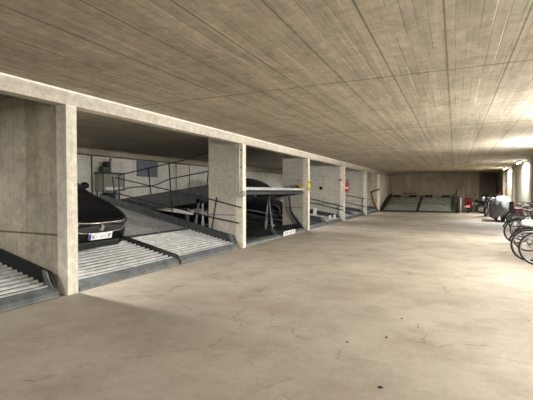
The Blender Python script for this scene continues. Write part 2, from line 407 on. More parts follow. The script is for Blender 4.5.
def platform(name, y0, y1, slope, label, guards=('low', 'high'), zf=.1, L=5.1, seam=1.6, xf=XC-.06, group='sloping car ramps', m1='galv', m2='galv_dull', mg='dark_steel'):
    """origin at the front edge; local -x runs into the bay; slope > 0 rises towards the back"""
    w = (y1-y0)/2
    r = empty(name, (xf, (y0+y1)/2, zf), (0, radians(slope), 0))
    slatted(-.1, -seam, -w+.05, w-.05, .125, .055).build('deck_ribs', M[m1], r)
    slatted(-seam-.05, -L, -w+.05, w-.05, .09, .06).build('deck_ribs', M[m2], r)
    MB().box(-L, -.12, -w+.045, w-.045, -.16, -.145).build('dark_gap_pan', M['black_steel'], r)  # black sheet added below the ribs so the gaps read as dark shade
    MB().box(-seam-.05, -seam, -w+.04, w-.04, -.02, .036, .008).build('cross_joint', M['dark_steel'], r)
    # front lip: sloped plate down to the floor
    MB().prism([(-.11,.024), (.0,-.03), (.012,-.09), (-.03,-.09), (-.12,-.03)], 2*w-.02, 'y', -w+.01).build('front_lip', M['grey_steel'], r)
    MB().box(-.02, .03, -w+.01, w-.01, -.098, -.082).build('lip_edge', M['light_steel'], r)
    for sgn, g in zip((-1, 1), guards):
        ys = sorted((sgn*w, sgn*(w-.045)))
        if g == 'high': poly = [(-.02,-.08), (-.13,.1), (-.22,.2), (-L,.22), (-L,-.08)]
        else: poly = [(-.02,-.08), (-.08,.02), (-.15,.05), (-L,.06), (-L,-.08)]
        MB().prism(poly, ys[1]-ys[0], 'y', ys[0]).build('side_guard', M[mg], r)
        if g == 'high':
            MB().prism([(-.0,-.07), (-.16,.1), (-.24,.2), (-.33,.2), (-.2,.0)], .03, 'y', ys[0]-.035 if sgn > 0 else ys[1]+.005).build('guard_flap', M['grey_steel'], r)
    tag(r, label, 'ramp', group)
    return r
SL = 12.3
platform('car_ramp', -1.1, 1.35, SL, 'corrugated metal car ramp outside the photo, two ramps before the first pillar', ('high', 'low'))
platform('car_ramp', 1.42, 3.88, SL, 'corrugated metal car ramp with a black side guard before the first pillar', mg='black_steel')
platform('car_ramp', 4.2, 6.62, SL, 'corrugated metal car ramp carrying the black hatchback', ('low', 'low'))
platform('car_ramp', 6.68, 9.12, SL, 'empty corrugated metal car ramp beside the black hatchback', ('low', 'high'))
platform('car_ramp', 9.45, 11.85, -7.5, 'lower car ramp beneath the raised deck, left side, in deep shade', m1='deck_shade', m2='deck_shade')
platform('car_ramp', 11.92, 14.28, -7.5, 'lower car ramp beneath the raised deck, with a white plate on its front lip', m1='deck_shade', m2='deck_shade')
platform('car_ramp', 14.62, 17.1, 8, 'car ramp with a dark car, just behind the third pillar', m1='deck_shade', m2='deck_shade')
platform('car_ramp', 17.17, 19.72, 8, 'empty car ramp with two small white plates, third opening from the hatchback bay')
platform('car_ramp', 20.1, 22.7, 9, 'car ramp behind the red extinguisher, nearer half of that bay')
platform('car_ramp', 22.77, 25.35, 9, 'car ramp behind the red extinguisher, farther half of that bay')
platform('car_ramp', 25.7, 28.0, 6, 'car ramp in the last side bay, nearer half')
platform('car_ramp', 28.05, 30.3, 6, 'car ramp in the last side bay beside the bent brown brace')
# the far pair, facing down the aisle: built the same way, turned by 90 degrees
def far_ramp(x0, x1, label, side):
    w = (x1-x0)/2
    r = empty('far_ramp', ((x0+x1)/2, 30.12, .1), (0, 0, 0))
    r.rotation_euler = Matrix.Rotation(radians(-90), 3, 'Z').to_euler()
    r.rotation_euler = (Matrix.Rotation(radians(-90), 3, 'Z') @ Matrix.Rotation(radians(12), 3, 'Y')).to_euler()
    corrugated(-.08, -4.7, -w+.05, w-.05, h=.014, pitch=.11).build('deck_sheet', M['galv_green'], r)
    MB().box(-.06, .02, -w, w, -.1, .0, .01).build('front_lip', M['dark_steel'], r)
    MB().box(-2.1, -2.03, -w+.04, w-.04, 0, .03).build('cross_joint', M['dark_steel'], r)
    for yy in (-w*.6, w*.45):
        MB().box(-4.55, -4.2, yy-.28, yy+.28, .015, .13, .02).build('wheel_stop', M['black_steel'], r)
    for s in (-1, 1):
        hh = .24 if s == side else .05
        MB().prism([(-.0,-.1), (-.0,.06), (-.15,hh), (-4.75,hh), (-4.75,-.1)], .05, 'y', s*w-.025).build('side_guard', M['black_steel'], r)
    tag(r, label, 'ramp', 'pair of ramps at the far wall')
far_ramp(-4.78, -2.42, 'dark grey ramp at the far wall beside the pale side wall', -1)
far_ramp(-2.36, .0, 'dark grey ramp at the far wall beside the black post', 1)

# raised deck in the second bay
r = empty('raised_deck', (XC-.12, 11.87, 1.52), (0, radians(-7.5), 0))
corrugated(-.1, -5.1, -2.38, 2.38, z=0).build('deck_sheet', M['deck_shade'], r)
MB().box(-.12, .02, -2.4, 2.4, .0, .09, .012).build('front_beam', M['light_steel'], r)
MB().box(-.16, -.02, -2.38, 2.38, -.12, -.035, .01).build('front_channel', M['dark_steel'], r)
MB().prism([(-.9,-.16), (-.9,.2), (-1.1,.3), (-5.1,.3), (-5.1,-.16)], .05, 'y', -2.42).build('side_guard', M['dark_steel'], r)
MB().prism([(-.1,-.12), (-.1,.08), (-5.1,.12), (-5.1,-.12)], .05, 'y', 2.37).build('side_guard', M['dark_steel'], r)
for yy in (-1.3, 0, 1.3):
    MB().box(-5.05, -.2, yy-.05, yy+.05, -.17, -.045, .01).build('underside_beam', M['dark_steel'], r)
MB().prism([(-.12,.1), (.02,.1), (.02,.14), (-.12,.24)], .36, 'y', 2.0).build('hazard_wedge', M['hazard'], r)
tag(r, 'raised steel parking deck with pale front beam in the second bay', 'parking deck')
r = empty('support_beam', (0, 0, 0))
MB().box(-1.05, 1.05, -.05, .05, -.055, .055, .01, Matrix.Translation((-7.95, 9.62, .96)) @ Matrix.Rotation(radians(5.5), 4, 'Y')).build('beam', M['white'], r)
for x in (-8.9, -7.1): MB().box(x-.04, x+.04, 9.58, 9.66, PIT, .95-.095*(-7.95-x)-.04).build('post', M['dark_steel'], r)
tag(r, 'pale metal beam below the raised deck, seen behind the empty ramp', 'beam')

def strut(name, pts, rad, mat, label, cat='strut', extra=None, group=None):
    r = empty(name, pts[0]); o = Vector(pts[0])
    L = [Vector(p)-o for p in pts]
    rad *= .75
    MB().tube(L, rad, 10).build('rod', M[mat], r)
    MB().tube([L[0], L[0]+(L[1]-L[0])*.55], rad*1.45, 10).build('cylinder', M[mat], r)
    a, b = L[0], L[-1]
    MB().lathe((a.x, a.y-.05, a.z), [(rad*1.8, 0), (rad*1.8, .1)], 'y', 12).build('pivot', M['dark_steel'], r)
    MB().lathe((b.x, b.y-.05, b.z), [(rad*1.8, 0), (rad*1.8, .1)], 'y', 12).build('pivot', M['dark_steel'], r)
    tag(r, label, cat, group); return r
strut('lifting_strut', [(-6.82, 9.5, -.05), (-6.6, 9.5, 1.22)], .045, 'grey_steel', 'slanting grey lifting strut just left of the second pillar, left of its upright neighbour')
strut('lifting_strut', [(-6.47, 9.5, -.05), (-6.47, 9.5, 1.2)], .036, 'light_steel', 'upright pale lifting strut just left of the second pillar')
strut('lifting_strut', [(-6.08, 9.6, -.0), (-6.4, 9.6, .95)], .022, 'grey_steel', 'thin slanting strut touching the edge of the second pillar')
strut('lifting_strut', [(-5.72, 12.02, .05), (-5.6, 12.02, 1.3)], .045, 'grey_steel', 'pale lifting strut in the second bay, left leg of the V', group=None)
strut('lifting_strut', [(-5.42, 12.0, .05), (-5.56, 12.0, 1.28)], .036, 'grey_steel', 'pale lifting strut in the second bay, right leg of the V', group=None)
def brace(y, dx, mat, label, bar=False):
    r = empty('bent_brace', (XC+dx, y, 0)); x0 = XC+dx
    P = [(-.1, .03), (-.3,.28), (-.52,.55), (-.63,.72), (-.67,.95), (-.72,1.4)]
    if bar: P = [(-.08,.02), (-.2,.2), (-.36,.5), (-.48,.8), (-.56,1.1), (-.6,1.36)]
    MB().tube([(a, 0, b) for a, b in P], [.055,.055,.05,.045,.032,.03] if not bar else .05, 10).build('bent_tube', M[mat], r)
    if bar: MB().tube([(-.66,0,1.38), (-.35,0,1.55), (0.0,0,1.64)], .05, 8).build('top_bar', M[mat], r)
    MB().box(-.2, .0, -.06, .06, 0, .02).build('foot_plate', M[mat], r)
    tag(r, label, 'brace')
brace(14.2, 0, 'black_steel', 'bent black brace in front of the third pillar, under the raised deck')
brace(30.22, 0, 'rust', 'bent rusty brown brace in the last side bay', True)

# handrails along the far side of each platform
def railing(name, tops, lows, posts, label, rad=.016):
    r = empty(name, posts[0][0])
    o = Vector(posts[0][0])
    for L in (tops, lows):
        if L: MB().tube([Vector(p)-o for p in L], rad, 8).build('rail', M['rail'], r)
    for a, b in posts: MB().tube([Vector(a)-o, Vector(b)-o], rad*1.1, 8).build('post', M['rail'], r)
    tag(r, label, 'railing'); return r
railing('safety_railing', [(-5.03,9.14,1.07), (-6.12,9.14,1.31), (-7.24,9.14,1.5), (-9.45,9.14,1.91)],
        [(-5.1,9.14,.66), (-6.0,9.14,.8), (-7.31,9.14,1.05), (-9.45,9.14,1.44)],
        [((-5.97,9.14,.3), (-5.78,9.14,1.33)), ((-7.24,9.14,.6), (-7.37,9.14,2.29)), ((-9.4,9.14,1.05), (-9.55,9.14,1.95))],
        'thin black two-bar railing rising along the empty ramp beside the hatchback')
railing('safety_railing', [(-6.1,9.5,2.62), (-7.15,9.5,2.39), (-8.4,9.5,2.2), (-9.6,9.5,2.01)],
        [(-6.25,9.5,2.06), (-7.62,9.5,1.86), (-8.1,9.5,1.7), (-8.4,9.5,1.64), (-9.06,9.5,1.62), (-9.82,9.5,1.5)],
        [((-6.35,9.47,1.35), (-6.2,9.5,2.62)), ((-8.3,9.47,1.2), (-8.45,9.5,2.2)), ((-9.6,9.47,1.05), (-9.65,9.5,2.02))],
        'black railing with a kinked lower bar along the raised deck')
railing('safety_railing', [(-5.05,19.75,.72), (-6.74,19.75,1.1), (-8.6,19.75,1.55)], [(-5.05,19.75,.55), (-6.74,19.75,.9), (-8.6,19.75,1.2)],
        [((-5.35,19.75,.0), (-5.3,19.75,.8)), ((-6.9,19.75,.25), (-6.85,19.75,1.14))], 'black railing against the fourth pillar, below the round black cap', .018)
railing('safety_railing', [(-5.05,25.36,1.0), (-6.1,25.36,1.2), (-7.6,25.36,1.5)], [(-5.05,25.36,.5), (-6.1,25.36,.74), (-7.6,25.36,1.0)],
        [((-5.3,25.36,.0), (-5.25,25.36,1.07)), ((-6.9,25.36,.25), (-6.9,25.36,1.36))], 'black railing against the fifth pillar, behind the red extinguisher', .018)

# posts beside the far ramps
for (x, y, hh, mat, lab) in ((.1, 30.2, 1.55, 'black_steel', 'tall black post at the right corner of the far ramps'),
                             (.36, 29.6, 1.0, 'light_steel', 'short pale post between the far ramps and the red scooter'),
                             (.2, 30.9, 1.1, 'black_steel', 'short black post behind the pale post at the far ramps')):
    r = empty('guard_post', (x, y, 0))
    MB().tube([(0,0,0), (0,0,hh)], .038, 10).build('pole', M[mat], r)
    MB().box(-.09, .09, -.09, .09, 0, .015).build('base_plate', M[mat], r)
    MB().ball((0,0,hh), .055, .055, .03).build('cap', M[mat], r)
    tag(r, lab, 'post')
r = MB().box(-3.92, -2.86, 34.9, 35.0, 1.27, 1.36, .01).build('wall_bracket', M['rust'])
tag(r, 'short brown bar fixed to the far wall above the far ramps', 'bracket')

# ------------------------------------------------------------------ cars
def interp(tab, x):
    """smooth (Catmull-Rom) interpolation of a table of tuples keyed by the first value"""
    n = len(tab)
    i = 0
    while i < n-2 and x > tab[i+1][0]: i += 1
    a, b = tab[i], tab[i+1]; p = tab[max(i-1, 0)]; q = tab[min(i+2, n-1)]
    t = (x-a[0])/(b[0]-a[0]); out = []
    for k in range(1, len(a)):
        m1 = (b[k]-p[k])/max(b[0]-p[0], 1e-6)*(b[0]-a[0]); m2 = (q[k]-a[k])/max(q[0]-a[0], 1e-6)*(b[0]-a[0])
        out.append((2*t**3-3*t*t+1)*a[k]+(t**3-2*t*t+t)*m1+(-2*t**3+3*t*t)*b[k]+(t**3-t*t)*m2)
    return out
# d (distance behind the nose), half width, sill height, shoulder height, top height, top half width
CAR = [(0.0,.52,.24,.62,.66,.42), (.05,.63,.2,.67,.72,.52), (.14,.73,.18,.70,.77,.61), (.3,.81,.18,.73,.82,.67), (.55,.86,.18,.77,.86,.72), (.95,.9,.18,.83,.92,.75),
       (1.3,.9,.18,.88,.97,.75), (1.6,.9,.18,.90,1.12,.69), (2.05,.9,.18,.93,1.36,.60), (2.5,.9,.18,.94,1.45,.57), (3.0,.9,.18,.95,1.45,.56), (3.5,.89,.2,.96,1.38,.55),
       (3.85,.86,.22,.97,1.24,.56), (4.08,.82,.26,.95,1.04,.6), (4.18,.76,.32,.88,.94,.58), (4.22,.66,.4,.82,.86,.5)]
def nose_d(y):
    y = abs(y)
    for a, b in zip(CAR, CAR[1:]):
        if a[1] <= y <= b[1] and b[1] > a[1]: return a[0]+(y-a[1])/(b[1]-a[1])*(b[0]-a[0])
    return 0.0 if y < .5 else .5
def car_section(d):
    w, zs, zb, zt, tw = interp(CAR, d)
    cab = zt-zb > .16
    pts = [(0, zs), (w*.8, zs), (w*.97, zs+.06), (w, zs+(zb-zs)*.5), (w*.985, zb-.06), (w*.955, zb)]
    for k in range(1, 6):
        t = k/6.0; pts.append((w*.955+(tw-w*.955)*t**1.15, zb+(zt-zb)*(t**.9)*.97))
    pts += [(tw*.9, zt-.012), (tw*.5, zt+.01), (0, zt+.018)]
    return pts
def make_car(name, loc, rot, paint, label, scale=1.0, face=True):
    r = empty(name, loc, rot); r.scale = (1, 1, scale)
    ds = []; d = 0.0
    while d < 4.22: ds.append(d); d += .02 if d < .28 or d > 3.9 else .06
    ds.append(4.22)
    rows = []
    for d in ds:
        h = car_section(d); full = h + [(-y, z) for y, z in reversed(h[1:-1])]
        rows.append([(-d, y, z) for y, z in full])
    n = len(rows[0]); NH = 14
    body = MB(); glass = MB()
    vs = [p for row in rows for p in row]
    bf = []; gf = []
    for i in range(len(rows)-1):
        dm = (ds[i]+ds[i+1])/2
        for k in range(n):
            f = (i*n+k, (i+1)*n+k, (i+1)*n+(k+1) % n, i*n+(k+1) % n)
            kk = k if k < NH-1 else n-1-k     # mirrored index of the half section
            side = 5 <= kk <= 9; top = kk >= 10
            g = False
            if side and 1.6 < dm < 3.75 and not (2.52 < dm < 2.62): g = True
            if (top or kk == 9 or kk == 8) and 1.36 < dm < 2.05: g = True
            if top and 3.62 < dm < 4.0: g = True
            (gf if g else bf).append(f)
    bf.append(tuple(range(n))); bf.append(tuple((len(rows)-1)*n+k for k in reversed(range(n))))
    body.add(vs, bf, True); glass.add(vs, gf, True)
    body.build('body', M[paint], r, weld=False); glass.build('windows', M['glass'], r, weld=False)
    # clean loose verts
    for side in (-1, 1):
        for d in (.82, 3.38):
            wl = MB(); cy = side*.8
            wl.ring((-d, cy, .315), .245, .07, 'y', 28, 10).ring((-d, cy+side*.05, .315), .245, .06, 'y', 28, 8)
            t = wl.build('wheel', M['tyre'], r)
            rm = MB()
            rm.lathe((-d, cy+side*.06, .315), [(.06, 0), (.06, .03*side)], 'y', 12)
            rm.ring((-d, cy+side*.075, .315), .195, .018, 'y', 28, 6)
            for k in range(5):
                a = 2*pi*k/5; rm.tube([(-d+.05*cos(a), cy+side*.075, .315+.05*sin(a)), (-d+.19*cos(a), cy+side*.075, .315+.19*sin(a))], .022, 6)
            rm.build('rim', M['alloy' if paint == 'car_black' else 'dark_steel'], t)  # rims of the shaded cars are darkened in colour to stand in for shade
        # mirror
        m = MB().ball((-1.7, side*.99, 1.0), .07, .11, .075, 14, 10); m.build('mirror', M[paint], r)
        # headlight following the corner
        hl = MB(); P = []
        for yy in (.5,.56,.62,.68,.74,.79,.83,.855):
            dd = nose_d(yy); P.append((-dd+.012, yy*side, .0))
        vs = []
        for k, (x, y, _) in enumerate(P):
            t = k/(len(P)-1); z1 = .70+.07*t; z0 = .625+.085*t
            vs += [(x-.0, y*1.01, z0), (x-.035, y*1.005, z1)]
        hl.add(vs, [(2*i, 2*i+1, 2*i+3, 2*i+2) for i in range(len(P)-1)], True)
        hl.build('headlight', M['lamp_glass'], r)
    # lower bumper intake
    MB().box(-.06, .01, -.48, .48, .22, .34, .02).build('lower_intake', M['trim'], r)
    if not face: tag(r, label, 'car'); return r
    # grille: dark panel with a chrome surround bent round the nose
    def nx(y, off=.016): return -nose_d(y)+off
    top = [(-.62,.72), (-.45,.695), (-.25,.682), (0,.677), (.25,.682), (.45,.695), (.62,.72)]
    bot = [(.62,.72), (.55,.60), (.46,.52), (.25,.5), (0,.496), (-.25,.5), (-.46,.52), (-.55,.60)]
    g = MB(); ring = top+bot[1:]
    vs = [(nx(0,.012), 0, .59)] + [(nx(y,.012), y, z) for y, z in ring]; m = len(ring)
    g.add(vs, [(0, 1+i, 1+(i+1) % m) for i in range(m)])
    grl = g.build('grille', M['trim'], r)
    MB().tube([(nx(y,.022), y, z) for y, z in top], .011, 8).tube([(nx(y,.022), y, z) for y, z in bot], .007, 8).build('chrome_surround', M['chrome'], grl)
    # rampant lion mark
    lion = [(.02,.0), (.035,.03), (.028,.055), (.05,.05), (.06,.065), (.035,.08), (.022,.085), (.03,.1), (.06,.095), (.065,.108), (.03,.12), (.012,.135), (-.008,.15), (-.03,.143),
            (-.035,.125), (-.02,.115), (-.018,.095), (-.035,.075), (-.04,.05), (-.07,.045), (-.075,.03), (-.045,.032), (-.038,.02), (-.055,.0), (-.03,.0), (-.015,.03), (-.005,.045), (.006,.03), (-.0,.0)]
    MB().prism([(y*.8, z*.82+.53) for y, z in lion], .014, 'x', .016).build('emblem', M['chrome'], grl)
    # number plate
    zp = .375
    p = MB().box(.004, .02, -.26, .26, zp, zp+.112, .003).build('number_plate', M['plate'], r)
    MB().box(.018, .0225, -.26, -.212, zp+.003, zp+.109).build('blue_band', M['eu_blue'], p)
    ink = MB()
    ink.prism([(-.19,zp+.085), (-.178,zp+.085), (-.165,zp+.045), (-.145,zp+.09), (-.133,zp+.09), (-.16,zp+.022), (-.172,zp+.022)], .003, 'x', .02)
    ink.box(.02, .023, -.1, -.088, zp+.05, zp+.062).box(.02, .023, .0, .014, zp+.045, zp+.06).box(.02, .023, .05, .06, zp+.05, zp+.06)
    ink.box(.02, .023, .17, .182, zp+.025, zp+.088).box(.02, .023, .182, .208, zp+.076, zp+.088).box(.02, .023, .182, .208, zp+.05, zp+.06).box(.02, .023, .203, .215, zp+.052, zp+.086)
    ink.build('plate_marks', M['plate_ink'], p)
    tag(r, label, 'car'); return r
def on_ramp(y, depth, slope, zf=.1, xf=XC-.06):
    a = radians(slope); return (xf - depth*cos(a), y, zf + depth*sin(a) + .022), (0, a, 0)
l, q = on_ramp(5.17, .74, SL); make_car('hatchback_car', l, q, 'car_black', 'glossy black hatchback parked nose-out on the ramp behind the first pillar')
l, q = on_ramp(10.6, .9, -7.5); make_car('dark_car', l, q, 'car_dark', 'dark car in the shade beneath the raised deck', .8, True)
l, q = on_ramp(15.9, .9, 8); make_car('dark_car', l, q, 'car_grey', 'dark car in the third bay, its roof showing over the raised deck', 1.0, True)

# ------------------------------------------------------------------ fittings in the bays
r = empty('control_cabinet', (XB+.22, 10.58, 1.5))
MB().box(-.2, .2, -.48, .48, .0, .6, .015).build('housing', M['cabinet'], r)
MB().box(-.21, .23, -.5, .5, .6, .66, .01).build('lid', M['dark_steel'], r)
MB().box(.2, .215, -.38, .4, .03, .14, .005).build('label_strip', M['light_steel'], r)
MB().box(.19, .21, -.5, -.46, .0, .6).box(.19, .21, .46, .5, .0, .6).build('corner_frame', M['dark_steel'], r)
for yy in (-.42, .42): MB().box(-.18, -.14, yy-.02, yy+.02, -.5, 0).build('leg', M['dark_steel'], r)
MB().box(-.18, .1, -.2, .16, -.42, -.05, .03).build('motor', M['black_steel'], r)
MB().lathe((-.02, .3, -.4), [(.1,0), (.11,.02), (.11,.3), (.07,.34)], 'z', 16).build('tank', M['grey_steel'], r)
tag(r, 'grey hydraulic control cabinet on the back wall above the hatchback bonnet', 'cabinet')
r = empty('oil_pump', (XB+.22, 10.4, 2.16))
MB().box(-.12, .12, -.2, .1, 0, .2, .03).build('housing', M['green_oil'], r)
MB().box(-.1, .1, -.05, .13, .2, .38, .03).build('motor', M['trim'], r)
MB().tube([(0, .2, 0), (0, .2, .42), (0, .24, .5)], .045, 10).build('pipe', M['grey_steel'], r)
tag(r, 'green and black pump with a grey pipe on top of the control cabinet', 'pump')
r = empty('switch_box', (XB+.04, 11.3, 1.55)); MB().box(-.04, .04, -.12, .12, 0, .52, .01).build('housing', M['white'], r)
MB().box(.04, .05, -.08, .08, .3, .42, .004).build('display', M['light_steel'], r); MB().ball((.05, 0, .18), .02, .02, .02).build('button', M['trim'], r)
tag(r, 'narrow white switch box on the back wall right of the control cabinet', 'switch box')
for y, lab in ((9.97, 'black cable hanging down the back wall left of the control cabinet'), (14.6, 'thin dark cable down the back wall right of the vent'), (15.6, 'thin cable on the back wall nearest the second pillar')):
    o = MB().tube([(XB+.03, y, 2.72), (XB+.03, y, 1.1)], .018 if y < 11 else .012, 6).build('wall_cable', M['rail']); tag(o, lab, 'cable')
r = empty('wall_vent', (XB, 12.75, 2.08))
MB().box(0, .04, -.6, .6, 0, .63, .005).build('frame', M['vent'], r)
sl = MB()
for k in range(9): sl.box(.03, .055, -.56, .56, .04+k*.064, .075+k*.064)
sl.build('louvres', M['vent'], r)
tag(r, 'blue-grey louvred vent high on the back wall', 'vent')

def extinguisher(loc, label, s=1.0):
    r = empty('fire_extinguisher', loc)
    MB().lathe((0,0,0), [(.03,0), (.078*s,.01), (.082*s,.04), (.082*s,.46*s), (.06*s,.53*s), (.025,.57*s), (.025,.6*s)], 'z', 20).build('cylinder', M['ext_red'], r)
    MB().box(-.02, .1, -.02, .02, .6*s, .625*s).box(-.02, .09, -.015, .015, .645*s, .665*s).build('handle', M['trim'], r)
    MB().tube([(.03,0,.6*s), (.11,.02,.55*s), (.115,.03,.3*s), (.1,.03,.12*s)], .012, 8).build('hose', M['trim'], r)
    MB().lathe((0,0,.2*s), [(.083*s,0), (.083*s,.07)], 'z', 20).build('label_band', M['white'], r)
    MB().box(-.09, -.06, -.05, .05, .05, .5*s).build('bracket', M['dark_steel'], r)
    tag(r, label, 'fire extinguisher'); return r
e = extinguisher((-4.96, 20.1, 1.42), 'red fire extinguisher hanging on the fourth pillar', 1.0)
extinguisher((2.95, 33.2, .95), 'small red fire extinguisher on the right wall behind the covered motorbike', 1.0).rotation_euler = (0, 0, pi)

r = empty('standpipe', (XC-.06, 9.115, 0))
MB().tube([(0,0,1.42), (0,0,2.7)], .035, 10).build('pipe', M['conduit'], r)
MB().box(-.08, .08, -.02, .06, 1.34, 1.46, .02).build('valve_body', M['conduit'], r)
MB().ring((.11, .06, 1.42), .065, .018, 'x', 20, 8).build('handwheel', M['conduit'], r)
MB().tube([(.02,.06,1.42), (.12,.1,1.42)], .02, 8).build('spindle', M['conduit'], r)
MB().box(-.05, .05, 0.0, .07, 2.1, 2.13).box(-.05, .05, 0, .07, 2.55, 2.58).build('clamp', M['dark_steel'], r)
tag(r, 'pale vertical pipe with a ring-shaped valve on the second pillar', 'pipe')
r = empty('edge_guard', (XC+.006, 14.44, 1.5))
MB().box(0, .02, -.1, .1, 0, .42, .006).build('padding', M['yellow'], r)
MB().box(.019, .024, -.09, .09, .05, .09).box(.019, .024, -.09, .09, .3, .34).build('black_band', M['trim'], r)
tag(r, 'yellow edge guard on the third pillar at the end of the raised deck', 'edge guard')
r = empty('alarm_box', (-5.2, 19.81, 2.0)); MB().box(-.06, .06, -.05, 0, 0, .12, .008).build('housing', M['ext_red'], r); MB().ball((0,-.055,.06), .02, .01, .02).build('button', M['white'], r)
tag(r, 'small red alarm box near the top of the fourth pillar', 'alarm box')
r = empty('wall_socket', (-6.22, 19.81, 1.65)); MB().lathe((0,-.03,0), [(.085,0), (.085,.03)], 'y', 20).build('cap', M['trim'], r); MB().ring((0,-.03,0), .07, .012, 'y', 20, 6).build('rim', M['rail'], r)
tag(r, 'round black cap on the fourth pillar wall', 'wall cap')
r = empty('white_marker', (-6.5, 19.55, .14)); MB().box(-.09, .09, -.02, .02, 0, .5, .01, Matrix.Rotation(radians(8), 4, 'Y')).build('board', M['white'], r)
MB().box(-.1, .1, -.04, .04, -.02, .02, .005).build('foot', M['grey_steel'], r)
tag(r, 'small white upright board on the empty ramp behind the third pillar', 'board')
def plate(loc, w, h, label, mirror=False):
    r = empty('warning_plate', loc)
    MB().box(0, .012, -w/2, w/2, 0, h, .003).build('panel', M['plate'], r)
    k = MB()
    for t in (-.36, -.22, -.02, .12, .3): k.box(.012, .014, t*w, t*w+.06*w, h*.3, h*(.75 if t != -.02 else .55))
    k.build('marks', M['plate_ink'], r)
    tag(r, label, 'plate'); return r
plate((XC-.03, 12.55, .03), 1.05, .14, 'white plate on the front lip below the raised deck')
plate((XC-.25, 18.15, .2), .42, .16, 'white plate on the ramp of the third bay, left of its twin')
plate((XC-.25, 18.95, .2), .42, .16, 'white plate on the ramp of the third bay, nearest the fourth pillar')
r = empty('wall_sign', (XR-.02, 31.0, 1.75)); MB().box(-.01, .01, -.2, .2, 0, .3, .004).build('panel', M['white'], r); MB().box(-.014, -.01, -.05, .05, .1, .2).build('symbol', M['trim'], r)
tag(r, 'small white sign with a dark symbol on the right wall above the red extinguisher', 'sign')

# ------------------------------------------------------------------ bicycles
def bicycle(name, loc, rz, paint, label, saddle='seat', basket=False, fender=False, child=False, R=.34):
    """local +x is the riding direction; origin on the floor under the rear hub"""
    r = empty(name, loc, (radians(random.uniform(-3, 3)), 0, rz)); WB = 1.06
    for x0 in (0, WB):
        w = MB().ring((x0, 0, R), R-.018, .018, 'y', 40, 8).build('wheel', M['tyre'], r)
        MB().ring((x0, 0, R), R-.045, .012, 'y', 40, 6).build('rim', M['alloy'], w)
        sp = MB()
        for k in range(18):
            a = 2*pi*k/18; sp.tube([(x0, .02*(-1)**k, R), (x0+(R-.04)*cos(a), 0, R+(R-.04)*sin(a))], .0022, 4, False)
        sp.build('spokes', M['alloy'], w)
        MB().lathe((x0, -.05, R), [(.022,0), (.022,.1)], 'y', 10).build('hub', M['alloy'], w)
    bb = (.44, 0, .28); st = (.3, 0, .78); hd = (WB-.22, 0, .86); hl = (WB-.17, 0, .7)
    f = MB()
    f.tube([bb, st], .017).tube([bb, hl], .02).tube([(.33,0,.7), hd], .017).tube([hd, hl], .022)
    for s in (-1, 1):
        f.tube([(bb[0], s*.03, bb[2]), (0, s*.06, R)], .011).tube([(.33, s*.02, .68), (0, s*.06, R)], .009)
    f.build('frame', M[paint], r)
    fk = MB()
    for s in (-1, 1): fk.tube([(WB-.17, s*.03, .69), (WB-.07, s*.05, .5), (WB, s*.055, R)], .012)
    fk.build('fork', M[paint], r)
    MB().tube([(.3,0,.76), (.27,0,.92)], .013).build('seat_post', M['alloy'], r)
    sd = MB(); sd.ball((.24, 0, .94), .11, .085, .035, 14, 8).ball((.36, 0, .945), .1, .035, .025, 12, 8); sd.build('saddle', M[saddle], r)
    hb = MB().tube([(WB-.22,0,.85), (WB-.26,0,1.0)], .014).tube([(WB-.42,-.29,1.04), (WB-.26,-.2,1.05), (WB-.22,0,1.0), (WB-.26,.2,1.05), (WB-.42,.29,1.04)], .012)
    h = hb.build('handlebar', M['alloy'], r)
    MB().tube([(WB-.5,-.3,1.035), (WB-.39,-.285,1.042)], .018).build('grip', M['tyre'], h); MB().tube([(WB-.5,.3,1.035), (WB-.39,.285,1.042)], .018).build('grip', M['tyre'], h)
    ch = MB().ring((.44, -.05, .28), .09, .006, 'y', 24, 6).tube([(.44,-.06,.28), (.56,-.08,.17)], .01).tube([(.44,.06,.28), (.32,.08,.39)], .01)
    c = ch.build('crank', M['alloy'], r)
    MB().box(.51, .61, -.17, -.08, .155, .18, .005).build('pedal', M['trim'], c); MB().box(.27, .37, .08, .17, .38, .405, .005).build('pedal', M['trim'], c)
    MB().tube([(.44,-.05,.37), (0,-.05,R+.04)], .005).tube([(.44,-.05,.19), (0,-.05,R-.04)], .005).build('chain', M['trim'], r)
    if fender:
        for x0, a0, a1 in ((0, 20, 172), (WB, 10, 150)):
            pts = [(x0+(R+.03)*cos(radians(a)), 0, R+(R+.03)*sin(radians(a))) for a in range(a0, a1, 12)]
            MB().tube(pts, .02, 6).build('mudguard', M['trim'], r)
        ca = MB()
        for s in (-.06, .06): ca.tube([(.25,s,.72), (-.3,s,.74)], .007).tube([(-.2,s,.74), (0,s,R)], .006)
        for x in (-.25,-.12,.0,.12): ca.tube([(x,-.06,.74), (x,.06,.74)], .005)
        ca.build('luggage_rack', M['trim'], r)
    if basket:
        b = MB(); x0 = WB+.1
        for z, e in ((.78,.1), (.88,.12), (.98,.14), (1.05,.15)): b.tube([(x0-e,-e*1.2,z), (x0+e,-e*1.2,z), (x0+e,e*1.2,z), (x0-e,e*1.2,z)], .006, 6, closed=True)
        for k in range(-3, 4):
            for s in (-1, 1):
                b.tube([(x0+k*.033, s*.12, .78), (x0+k*.05, s*.18, 1.05)], .004, 4); b.tube([(x0+s*.1, k*.04, .78), (x0+s*.15, k*.06, 1.05)], .004, 4)
        b.build('basket', M['trim'], r)
    if child:
        b = MB().box(-.3, .0, -.14, .14, .78, .84, .02).box(-.34, -.28, -.15, .15, .8, 1.16, .03).box(-.3, -.05, -.17, -.13, .84, .96, .02).box(-.3, -.05, .13, .17, .84, .96, .02)
        b.build('child_seat', M['purple_paint'], r)
    tag(r, label, 'bicycle', 'bicycles along the right wall'); return r
